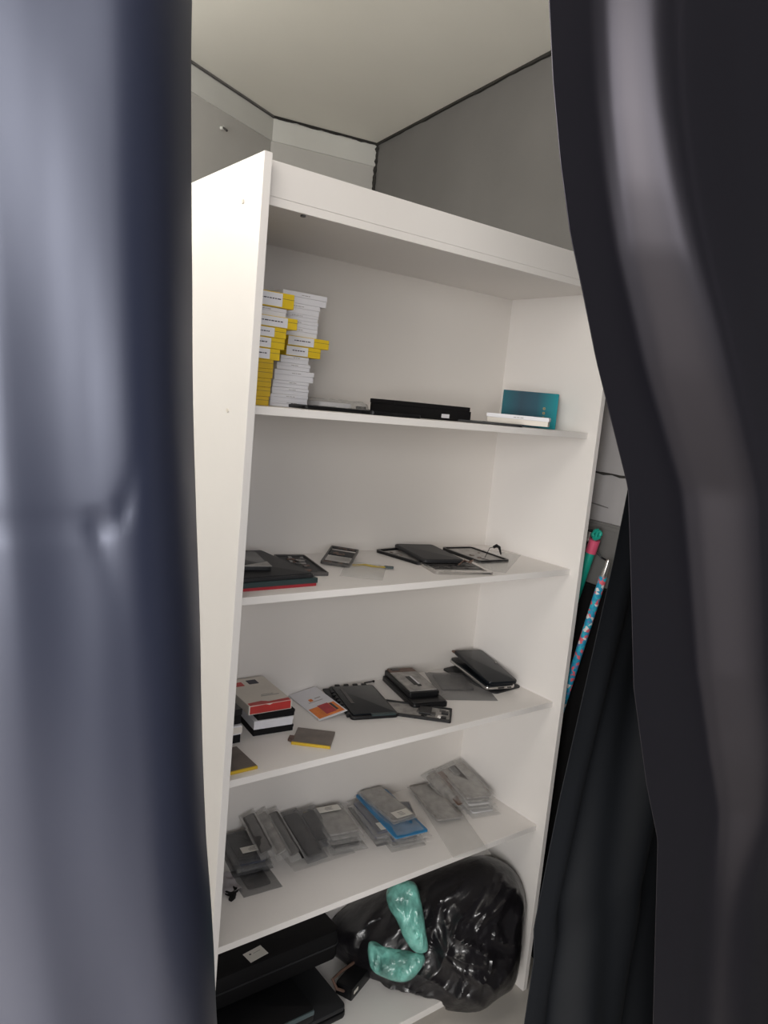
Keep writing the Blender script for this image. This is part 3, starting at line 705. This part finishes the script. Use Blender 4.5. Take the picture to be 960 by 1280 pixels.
# smoky bag
m, w, l = Q(3, .008, .006, (528, 836), (548, 879), (594, 856), (566, 829)); m = flatm(m, z3)
m.translation.x += .012
pouch(m, w, l*.95, .008, 'smoky clear bag lying right of the grey chassis', 'filmd', 'dgrey', (.6, .55), seed=21, ioff=(-.1, .1))
# right pile
m, w, l = Q(3, .004, .004, (560, 832), (632, 862.5), (660, 854), (598, 826)); m = flatm(m, z3)
t = thing('phone_back_cover', m, 'thin black back cover under the white-edged phone at the right end of the third shelf', 'phone cover')
add_slab('cover', w, l, .004, 'char', t, .012, 0, .001)
mb = MB(); mb.ring(rr(.012, .012, .004), rr(.007, .007, .002), .004, .005, 0, Matrix.Translation((w*.25, -l*.4, 0))); mb.build('camera_ring', 'dgrey', t)
m, w, l = Q(3, [.030, .022, .022, .030], .012, (570, 818), (622, 850), (645, 846), (602, 810), clamp=False)
t = thing('phone', m, 'black phone with a white edge, lying between two black covers', 'phone')
add_slab('rim', w, l, .008, 'silver', t, .010); add_slab('screen', w*.96, l*.97, .004, 'glass', t, .009, .008, .001)
mb = MB(); mb.box((0, -l/2-.0005, .004), (w*.2, .002, .003), 0); mb.box((w*.28, -l/2-.0005, .004), (w*.12, .002, .003), 0); mb.build('port', 'black', t)
m, w, l = Q(3, [.056, .036, .036, .056], .010, (574, 803), (624, 846), (648, 836), (609, 803), clamp=False)
t = thing('phone_back_cover', m, 'glossy black cover lying tilted on top of the white-edged phone', 'phone cover')
add_slab('cover', w, l, .010, 'glass', t, .012, 0, .004)
mb = MB(); mb.box((w*.45, l*.05, .0102), (.005, .008, .0012), 0); mb.build('logo_mark', 'silver', t)
mb = MB(); mb.prism(rr(w*.5, .016, .003), .001, .004, 0, .0005, Matrix.Translation((-w*.25, l/2+.003, 0))); mb.build('cracked_lip', 'brown', t)

# ------------------------------------------------------------------ fourth shelf: bagged parts
z4 = Z[4]
G4 = 'bagged phone parts on the fourth shelf'
def P(label, h, t, pts, **k):
    m, w, l = quad(4, pts, h, t, clamp=not isinstance(h, (list, tuple)))
    if not isinstance(h, (list, tuple)): m = flatm(m, z4+h-t)
    return pouch(m, w, l, t, label, group=G4, **k)
def pile(pts, hs, labels, kw, jit=.006):
    """stack of pouches; pts the px of the top one's top face"""
    tot = sum(hs); m, w, l = quad(4, pts, tot, hs[-1]); z = z4
    r0 = math.atan2(m[1][0], m[0][0])
    for i, (h, lab, k) in enumerate(zip(hs, labels, kw)):
        rnd = random.Random(i*7+len(lab)); top = i == len(hs)-1
        dx, dy, da = (0, 0, 0) if top else ((rnd.random()-.5)*2*jit, -abs(rnd.random())*2*jit, (rnd.random()-.5)*.12)
        k = dict(k); ext = k.pop('ext', 0)
        mm = trans(max(m.translation.x+dx, w*.5+.02), min(m.translation.y+dy-ext/2, D-.01-l/2), z, r0+da)
        pouch(mm, w, l+ext, h*.85, lab, group=G4, seed=i*3+len(lab), **k); z += h
P('flat smoky bag lying alone under the labelled left pile', .005, .004, [(283, 1088), (306, 1121), (352, 1106), (334, 1078)], film='filmd', inner='dgrey', inner_size=(.6, .6), seed=31)
pile([(275, 1040), (292, 1079), (341, 1067), (312, 1030)], [.008]*4+[.009],
     ['lowest dark bagged screen of the left pile', 'second lowest dark bagged screen of the left pile', 'middle dark bagged screen of the left pile', 'navy bagged screen just under the labelled one in the left pile', 'labelled dark bagged screen on top of the left pile'],
     [dict(film='filmd', inner='black'), dict(film='filmd', inner='navy'), dict(film='film', inner='char'), dict(film='filmd', inner='navy'), dict(film='filmd', inner='char', tagged=True, lab_pos=(.12, -.22))])
P('narrow grey bag slanting back from the labelled left pile', [.075, .055, .062, .080], .006, [(291, 1006), (322, 1060), (338, 1063), (312, 1008)], film='film', inner='dgrey', seed=33)
P('second narrow grey bag, slanting beside the first one', [.070, .040, .050, .075], .006, [(308, 1008), (345, 1066), (358, 1068), (330, 1008)], film='film', inner='grey', seed=34)
P('slanting grey bag with a black pointed tip', [.070, .024, .032, .075], .007, [(326, 1010), (366, 1078), (380, 1068), (348, 1008)], film='film', inner='dgrey', seed=35, tab=('black', .3, -.38))
P('dark smoky bag left of the yellow flex bag', [.055, .014, .014, .055], .007, [(345, 1010), (384, 1078), (412, 1068), (372, 1012)], film='filmd', inner='dgrey', seed=36)
P('smoky bag with a yellow flex cable', [.055, .020, .020, .055], .007, [(366, 1008), (396, 1058), (424, 1052), (394, 1006)], film='filmd', inner='dgrey', inner_size=(.6, .7), seed=37, tab=('mustard', -.12, .22))
P('spread clear bag lying in front of the slanting bags', .004, .004, [(345, 1058), (365, 1086), (448, 1066), (420, 1042)], film='filmc', inner=None, seed=38)
pile([(386, 1008), (411, 1048), (455, 1034), (424, 999)], [.010, .010, .010, .010],
     ['lowest crinkled bag of the pile with a big label', 'second crinkled bag of the pile with a big label', 'third crinkled bag, just under the one with a big label', 'grey bagged screen with a big white label'],
     [dict(film='film', inner='dgrey', ext=.02), dict(film='film', inner='black', ext=.015), dict(film='film', inner='grey', ext=.01), dict(film='film', inner='grey', inner_size=(.8, .85), tagged=True, lab_pos=(0, .30))])
pile([(419, 986), (456, 1030), (480, 1022), (442, 978)], [.010, .010, .010],
     ['dark bag at the bottom beside the blue bag', 'dark bag in the middle beside the blue bag', 'navy bagged screen with a small label beside the blue bag'],
     [dict(film='filmd', inner='black'), dict(film='film', inner='navy'), dict(film='film', inner='navy', tagged=True, lab_pos=(.1, -.3))])
pile([(424, 974), (469, 1028), (512, 1015), (459, 968)], [.010, .010, .009, .008],
     ['crinkled clear bag at the bottom of the blue pile', 'dark bagged screen second in the blue pile', 'grey bagged screen just under the blue bag', 'bright blue film bag under the cream-labelled screen'],
     [dict(film='film', inner='black'), dict(film='film', inner='navy'), dict(film='film', inner='dgrey'), dict(film='film', inner='blue', inner_size=(.97, .98))])
P('pale grey bagged screen with a cream label, lying on the blue bag', .047, .009, [(436, 980), (482, 1018), (510, 1008), (464, 970)], film='film', inner='grey', inner_size=(.86, .92), tagged=True, lab_pos=(0, -.38), seed=41)
P('small navy bag peeking out right of the blue pile', .008, .007, [(497, 1000), (508, 1030), (524, 1024), (510, 998)], film='film', inner='navy', seed=42)
P('long clear bag reaching to the shelf front', .006, .004, [(486, 962), (541, 1056), (578, 1040), (520, 955)], film='filmc', inner=None, seed=43)
P('dark grey screen in the long clear bag, at the back', .016, .008, [(484, 964), (520, 1004), (550, 998), (514, 957)], film='filmc', inner='grey', inner_size=(.92, .95), seed=44)
fan = [((522, 968), (562, 1010)), ((532, 965), (572, 1011)), ((540, 962), (580, 1008)), ((548, 958), (590, 1004)), ((557, 954), (600, 1000))]
fl = ['leftmost thin bag of the fan leaning at the right', 'second thin bag of the leaning fan, brown edged', 'third thin bag of the leaning fan', 'fourth thin bag of the leaning fan, dark inside', 'fifth thin bag of the leaning fan, beside the right pile']
for i, ((b, f), lab) in enumerate(zip(fan, fl)):
    hb = .050+.004*i; hf = .012+.006*i
    P(lab, [hb-.020, hf-.010, hf, hb], .004, [b, f, (f[0]+14, f[1]-10), (b[0]+14, b[1]-12)], film='film', inner=['grey', 'brown', 'grey', 'dgrey', 'grey'][i], seed=50+i)
pile([(561, 950), (592, 986), (625, 978), (583, 940)], [.009]*5,
     ['lowest clear bag of the right pile', 'second clear bag of the right pile', 'third clear bag of the right pile', 'printed clear bag just under the top of the right pile', 'pale bagged screen on top of the right pile'],
     [dict(film='filmc', inner='paper', ext=.02), dict(film='film', inner='grey', ext=.015), dict(film='film', inner='paper', ext=.01), dict(film='film', inner='grey', ext=.008), dict(film='film', inner='grey', inner_size=(.85, .9))])
q = atz(290, 1119, z4)
mb = MB(); rnd = random.Random(2)
for k in range(10): mb.box(((rnd.random()-.5)*.03, (rnd.random()-.5)*.022, .004), (.006+.008*rnd.random(), .006+.008*rnd.random(), .008), 0, .0015)
tag(put(mb.build('black_component', 'blackm'), trans(q.x, q.y, z4, .4)), 'small jagged black component at the left front of the fourth shelf', 'component')
q = atz(281, 1108, z4)
mb = MB(); mb.grid(lambda u, v: Vector(((u-.5)*.05, (v-.5)*.07, .004+.010*max(0, noise.noise(Vector((u*4, v*4, 3)))+.4))), 10, 12, 0, .001)
tag(put(mb.build('paper_scrap', 'brick', smooth=True), trans(max(q.x, .03), q.y, z4)), 'crumpled pale paper scrap against the left panel on the fourth shelf', 'paper')

# ------------------------------------------------------------------ bottom shelf
z5 = Z[5]
def pillow(outline, c, nrm, thick, rings=22, fn=None, back=1.0):
    """closed inflated body: outline points (in a plane through c), bulging along +-nrm"""
    t = bmesh.new(); n = len(outline); L = []
    def level(s, sg): 
        o = []
        for p in outline:
            q = c+(p-c)*s + nrm*(sg*thick*math.sqrt(max(0, 1-s**2.6)))
            o.append(t.verts.new(fn(q, s, sg) if fn else q))
        return o
    seq = [(math.sin(math.pi/2*i/rings), 1) for i in range(1, rings+1)] + [(math.sin(math.pi/2*i/rings), -back) for i in range(rings-1, 0, -1)]
    L = [level(s, g) for s, g in seq]
    for A, B in zip(L, L[1:]):
        for k in range(n): t.faces.new((A[k], A[(k+1) % n], B[(k+1) % n], B[k]))
    a = t.verts.new(fn(c+nrm*thick, 0, 1) if fn else c+nrm*thick); b = t.verts.new(fn(c-nrm*thick*back, 0, -1) if fn else c-nrm*thick*back)
    for k in range(n): t.faces.new((a, L[0][(k+1) % n], L[0][k])); t.faces.new((b, L[-1][k], L[-1][(k+1) % n]))
    mb = MB(); mb._merge(t, 0); return mb
def smooth_poly(pts, n):
    P_ = [Vector(p) for p in pts]; out = []; m = len(P_); seg = n//m
    for i in range(m):
        p0, p1, p2, p3 = P_[i-1], P_[i], P_[(i+1) % m], P_[(i+2) % m]
        for k in range(seg):
            t = k/seg
            out.append(.5*((2*p1)+(p2-p0)*t+(2*p0-5*p1+4*p2-p3)*t*t+(3*p1-p0-3*p2+p3)*t**3))
    return out
def plane_pt(px, py, c, n):
    d = ray(px, py); return CAM+d*((c-CAM).dot(n)/d.dot(n))
bag_px = [(404, 1172), (420, 1140), (462, 1114), (515, 1090), (560, 1076), (600, 1070), (632, 1080), (650, 1100), (657, 1130), (654, 1165), (650, 1200), (642, 1228), (618, 1246), (596, 1262), (562, 1256), (535, 1246), (500, 1236), (468, 1222), (440, 1205)]
cb = aty(560, 1165, .14)
nb = (CAM-cb); nb.z *= .5; nb.normalize()
fr_ = nb.cross(Vector((0, 0, 1))).normalized(); fu_ = fr_.cross(nb)
def ridge(a, b, k): 
    return 1-2*abs(noise.noise(Vector((a, b, k))))
def crumple(q, s, sg):
    r = q-cb; a = r.dot(fr_); b = r.dot(fu_)
    wx = .05*noise.noise(Vector((a*8, b*8, 2))); wy = .05*noise.noise(Vector((a*8, b*8, 7)))
    a2 = a+wx+.25*b; b2 = b+wy
    f1 = ridge(a2*17, b2*5, sg*3); f2 = ridge(a2*9-b2*12, b2*9+a2*5, 4+sg); f3 = ridge(a2*48, b2*16, 9+sg); f4 = noise.noise(Vector((a*7, b*7, sg)))
    q = q + nb*sg*(.020*f4+.016*f1*abs(f1)+.016*f2*abs(f2)+.006*f3)*(1-.85*s**8)
    q.x = min(q.x, W-.004); q.y = min(q.y, D-.006); q.z = max(q.z, z5+.002) if q.y > S-.004 else max(q.z, z5-.03)
    q.z = min(q.z, Z[4]-T-.004)
    return q
outl = [plane_pt(x, y, cb, nb) for x, y in smooth_poly([(x, y) for x, y in bag_px], len(bag_px)*8)]
mb = pillow(outl, cb, nb, .15, 40, crumple, 1.0)
tag(mb.build('bin_bag', 'sack', smooth=True), 'crumpled glossy black bin bag at the right of the bottom shelf', 'bag')
def tealp(pts, push, label, th):
    cx = sum(p[0] for p in pts)/len(pts); cy = sum(p[1] for p in pts)/len(pts)
    c = plane_pt(cx, cy, cb+nb*push, nb)
    o = [plane_pt(x, y, c, nb) for x, y in smooth_poly(pts, len(pts)*6)]
    def f(q, s, sg): return q+nb*(.012*noise.noise(q*22)+.010*(1-2*abs(noise.noise(Vector((q.x*60, q.y*60, q.z*18))))))*(1-s**4)
    tag(pillow(o, c, nb, th, 14, f).build('plastic_bundle', 'mint', smooth=True), label, 'plastic bag')
tealp([(484, 1112), (500, 1102), (519, 1104), (527, 1130), (532, 1160), (535, 1187), (520, 1190), (506, 1174), (496, 1150), (485, 1132)], .170, 'upper teal green plastic bundle showing in the mouth of the black bin bag', .03)
tealp([(461, 1178), (480, 1181), (503, 1187), (526, 1190), (531, 1202), (517, 1222), (500, 1227), (478, 1220), (463, 1208)], .160, 'lower teal green plastic bundle under the upper one at the bin bag mouth', .03)
# dark laptops on the left of the bottom shelf
def lap(px_fr, h, t, w, l, label, cat, name, m='blackm', edge=None, rz=0.0):
    p = px_fr if isinstance(px_fr, Vector) else atz(*px_fr, z5+h); u = Vector((math.cos(rz), math.sin(rz))); v = Vector((-u.y, u.x))
    c = Vector((p.x, p.y))-u*(w/2)+v*(l/2)
    th = thing(name, trans(c.x, c.y, z5+h-t, rz), label, cat)
    return th
def lw(px_fr, h): return atz(*px_fr, z5+h).x-.008
p = atz(434, 1262, z5)
w1 = lw((432, 1254), .03)
t = lap((432, 1254), .030, .030, w1, .23, 'lowest black laptop on the bottom shelf, nearest its front', 'laptop', 'laptop', rz=R(0))
add_slab('base', w1, .23, .016, 'black', t, .015, 0, .004); add_slab('lid', w1-.002, .226, .012, 'char', t, .015, .018, .004)
mb = MB(); mb.tube([(-.1, .112, .017), (.1, .112, .017)], .006); mb.build('hinge', 'dgrey', t)
w1 = lw((384, 1246), .07)
t = lap((384, 1246), .070, .034, w1, .235, 'dark laptop with a silvery teal front edge, in the middle of the left pile', 'laptop', 'laptop', rz=R(0))
add_slab('base', w1, .235, .018, 'black', t, .010, 0, .003); add_slab('lid', w1-.002, .233, .014, 'black', t, .010, .019, .003)
mb = MB(); mb.box((.0, -.1175, .026), (w1-.01, .004, .012), 0, .0015); o = mb.build('front_trim', 'tealbook', t); o.data.materials[0] = mat('teal_grey_trim', (.10, .14, .15), .35, metal=.4); o['label'] = 'silvery teal front trim'
pc = atz(384, 1246, z5+.07); pc = Vector((atz(450, 1186, z5+.16).x, pc.y+.065, 0)); w1 = pc.x-.008; dc = D-.006-pc.y
t = lap(pc, .16, .086, w1, dc, 'flat black carrying case with a white sticker on its top', 'case', 'laptop_case')
mb = MB(); mb.prism(rr(w1, dc, .02), 0, .086, 0, .012); mb.build('case_body', 'blackm', t, smooth=True)
mb = MB(); mb.ring(rr(w1+.0035, dc+.0035, .02), rr(w1-.005, dc-.005, .02), .043, .048); mb.build('zip', 'char', t)
cs = t.matrix_world.translation; q = atz(319.5, 1192.5, z5+.16)
mb = MB(); mr = Matrix.Translation((q.x-cs.x, q.y-cs.y, .0865)) @ Matrix.Rotation(R(8), 4, 'Z'); mb.box((0, 0, 0), (.052, .034, .0008), 0, 0, mr); mb.box((-.012, .006, .0006), (.005, .004, .0005), 1, 0, mr); mb.box((.006, .004, .0006), (.02, .0014, .0004), 2, 0, mr)
mb.build('sticker', ['label', 'ink', 'inkg'], t)
q = atz(438, 1232, z5+.0)
t = thing('power_adapter', trans(q.x+.006, q.y-.004, z5, R(24)), 'black power adapter between the laptops and the bin bag', 'adapter')
mb = MB(); mb.box((0, 0, .018), (.10, .05, .036), 0, .006); mb.build('brick', 'black', t, smooth=True)
mb = MB(); mb.box((-.03, -.0255, .02), (.02, .001, .009), 0); mb.build('rating_label', 'cream', t)
mb = MB(); mb.tube([(-.05, 0, .02), (-.07, .01, .035), (-.06, .03, .045), (-.02, .03, .04), (.03, .02, .0385)], .004); mb.build('cord', 'brown', t)

# ------------------------------------------------------------------ beside the unit
XR = 1.085
def rightpt(px, py, off): return on_right(px, py, off)
g0 = rightpt(762, 655, .012)
mb = MB(); n_r = Vector((dr.y, -dr.x, 0)); n_r = n_r if n_r.dot(innr) > 0 else -n_r
rzr = math.atan2(dr.y, dr.x)
c = c2+dr*((g0-c2).dot(dr)); 
def board(name, length, z0, z1, off, th, m, label, cat, shift=0, kids=None):
    t = thing(name, Matrix.Translation((c.x, c.y, 0)) @ Matrix.Rotation(rzr, 4, 'Z'), label, cat)
    sgn = 1 if (Matrix.Rotation(rzr, 3, 'Z') @ Vector((0, 1, 0))).dot(n_r) > 0 else -1
    mb = MB(); mb.box((shift, sgn*(off+th/2), (z0+z1)/2), (length, th, z1-z0), 0, .003); mb.build('panel', m, t)
    mb = MB(); mb.box((shift, sgn*(off+th+.001), z1-.012), (length, .003, .010), 0, .001); mb.build('top_edge', m, t)
    return t
ztop = g0.z
zmid = rightpt(738, 730, .03).z
board('grey_board', .5, 0.0, ztop, .004, .012, 'greyboard', 'grey board standing against the wall right of the bookcase', 'board')
board('black_board', .6, 0.0, zmid, .020, .014, 'blackm', 'black panel standing in front of the grey board by the wall', 'panel', .03)
def pole(pa, Xa, pb, Xb, r, label, name, paint):
    a = atx(*pa, Xa); b = atx(*pb, Xb); d = (b-a).normalized()
    e = a+d*((0.01-a.z)/d.z)
    return a, b, d, e
# teal handle with a pink band
a = atx(746, 668, 1.05); b = atx(722, 738, 1.05); d = (b-a).normalized(); e = b+d*((.03-b.z)/d.z)
t = thing('broom', Matrix.Translation(e), 'teal broom handle with a pink collar and hanging loop beside the bookcase', 'broom')
loc = lambda v: v-e
mb = MB(); mb.tube([loc(a+d*.052), loc(e)], .0125, 0, 14); mb.build('handle', 'teal', t, smooth=True)
mb = MB(); mb.tube([loc(a+d*.016), loc(a+d*.054)], .0145, 0, 14); mb.build('collar', 'pink', t, smooth=True)
mb = MB(); pts = [loc(a+d*.02)]
for k in range(13):
    an = math.pi*2*k/12; pts.append(loc(a-d*.004)+d*(-.012*math.cos(an)+.004)+Vector((0, -1, .0)).normalized()*(.012*math.sin(an)))
mb.tube(pts, .005, 0, 10); mb.build('hanging_loop', 'teal', t, smooth=True)
mb = MB(); h = e; mb.box((0, 0, 0), (.03, .10, .05), 0, .01); mb.build('brush_head', 'teal', t)
a = atx(738, 662, 1.062); b = atx(731, 690, 1.062); d = (b-a).normalized(); e2 = b+d*((.02-b.z)/d.z)
t = thing('mop', Matrix.Translation(e2), 'black handle with a silver clip behind the teal broom', 'mop')
mb = MB(); mb.tube([a-e2, Vector((0, 0, 0))], .010, 0, 12); mb.tube([a+Vector((0, -.018, .0))-e2, a+Vector((0, -.018, -.03))-e2], .006, 0); mb.build('handle', 'black', t, smooth=True)
mb = MB(); mb.tube([a+d*.004+Vector((-.012, -.010, 0))-e2, a+d*.03+Vector((-.012, -.010, 0))-e2], .006, 0, 10); mb.build('clip', 'silver', t, smooth=True)
mb = MB(); mb.box((0, 0, 0), (.04, .14, .03), 0, .008); mb.build('mop_head', 'black', t)
a = atx(757, 712, 1.02); b = atx(708, 865, 1.02); d = (b-a).normalized(); e3 = b+d*((.03-b.z)/d.z)
t = thing('mop', Matrix.Translation(e3), 'mop handle in a blue and pink flowered sleeve leaning beside the bookcase', 'mop')
mb = MB(); mb.tube([a+d*.02-e3, b-e3, Vector((0, 0, .02))], .0105, 0, 14); mb.build('handle', 'floral', t, smooth=True)
mb = MB(); mb.tube([a-d*.028-e3, a-d*.02-e3, a+d*.022-e3], [.004, .007, .0095], 0, 12); mb.build('tip', 'silver', t, smooth=True)
mb = MB(); mb.box((0, 0, 0), (.03, .16, .03), 0, .01); mb.build('mop_head', 'blue', t)
a = rightpt(744, 688, .05); b = rightpt(752, 697, .04); c_ = rightpt(762, 703, .04)
mb = MB(); mb.tube([a, b, c_], .0025); tag(mb.build('cord', 'black'), 'short black cord hanging by the teal broom in front of the grey board', 'cord')

# ------------------------------------------------------------------ settle things inside the bookcase
bpy.context.view_layer.update()
def kids(o):
    out = [o]
    for c_ in o.children: out += kids(c_)
    return out
for o in list(COL.objects):
    if o.parent or o.get('kind') or not o.get('label') or o.get('category') in ('curtain', 'rail', 'shelf unit', 'broom', 'mop', 'board', 'panel', 'cord', 'wall plug') or o.name.startswith(('bin_bag', 'plastic_bundle')): continue
    pts = [k.matrix_world @ v.co for k in kids(o) if k.type == 'MESH' for v in k.data.vertices]
    lo = [min(p[i] for p in pts) for i in range(3)]; hi = [max(p[i] for p in pts) for i in range(3)]
    mvx = max(0, .0025-lo[0])-max(0, hi[0]-(W-.0025)); mvy = -max(0, hi[1]-(D-.0025))
    cz = (lo[2]+hi[2])/2; zs = max(z for z in Z.values() if z < cz+.01)
    mvz = max(0, zs+.0002-lo[2])
    mw = o.matrix_world.copy(); mw.translation += Vector((mvx, mvy, mvz)); o.matrix_world = mw

# ------------------------------------------------------------------ light
w = bpy.data.worlds.new('world'); scene.world = w; w.use_nodes = True
nt = w.node_tree; bg = nt.nodes['Background']
tc = nt.nodes.new('ShaderNodeTexCoord'); dp = nt.nodes.new('ShaderNodeVectorMath'); dp.operation = 'DOT_PRODUCT'
dp.inputs[1].default_value = (-.80, -.50, .30)
nt.links.new(tc.outputs['Generated'], dp.inputs[0])
cr = nt.nodes.new('ShaderNodeMapRange'); cr.inputs['From Min'].default_value = -.15; cr.inputs['From Max'].default_value = .9
cr.inputs['To Min'].default_value = .008; cr.inputs['To Max'].default_value = .66
nt.links.new(dp.outputs['Value'], cr.inputs['Value']); nt.links.new(cr.outputs[0], bg.inputs['Strength'])
bg.inputs['Color'].default_value = (1.0, .98, .95, 1)
def area(name, loc, tgt, sx, sy, e, col=(1, 1, 1)):
    l = bpy.data.lights.new(name, 'AREA'); l.shape = 'RECTANGLE'; l.size = sx; l.size_y = sy; l.energy = e; l.color = col
    o = bpy.data.objects.new(name, l); COL.objects.link(o); o.location = loc
    o.rotation_euler = (Vector(tgt)-Vector(loc)).to_track_quat('-Z', 'Y').to_euler(); return o
area('shop_window', (-.85, -3.6, 1.9), (-.45, 0, 1.6), 1.35, 1.5, 37, (.95, .96, 1))
area('shop_lamps', (-2.4, -2.5, 1.65), (.5, .1, 1.2), 1.6, 1.6, 145, (1, .98, .955))
area('ceiling_lamp', (-.42, -.48, 2.2), (.7, .2, 1.0), .5, .4, 4.0, (1, .94, .87))
area('left_fill', (-1.25, .1, 1.95), (0, .15, 1.85), 1.1, 1.4, 1.6, (1, .99, .92))  # unseen area light added to lift the ceiling, left wall and side panel
pl_ = bpy.data.lights.new('bulb', 'POINT'); pl_.energy = 13.5; pl_.shadow_soft_size = .12; pl_.color = (1, .98, .90)
po = bpy.data.objects.new('bulb', pl_); COL.objects.link(po); po.location = (-.48, .75, 2.2)
scene.view_settings.view_transform = 'Standard'; scene.view_settings.look = 'None'
scene.view_settings.exposure = 0.0; scene.view_settings.gamma = 1.0; scene.view_settings.use_curve_mapping = False
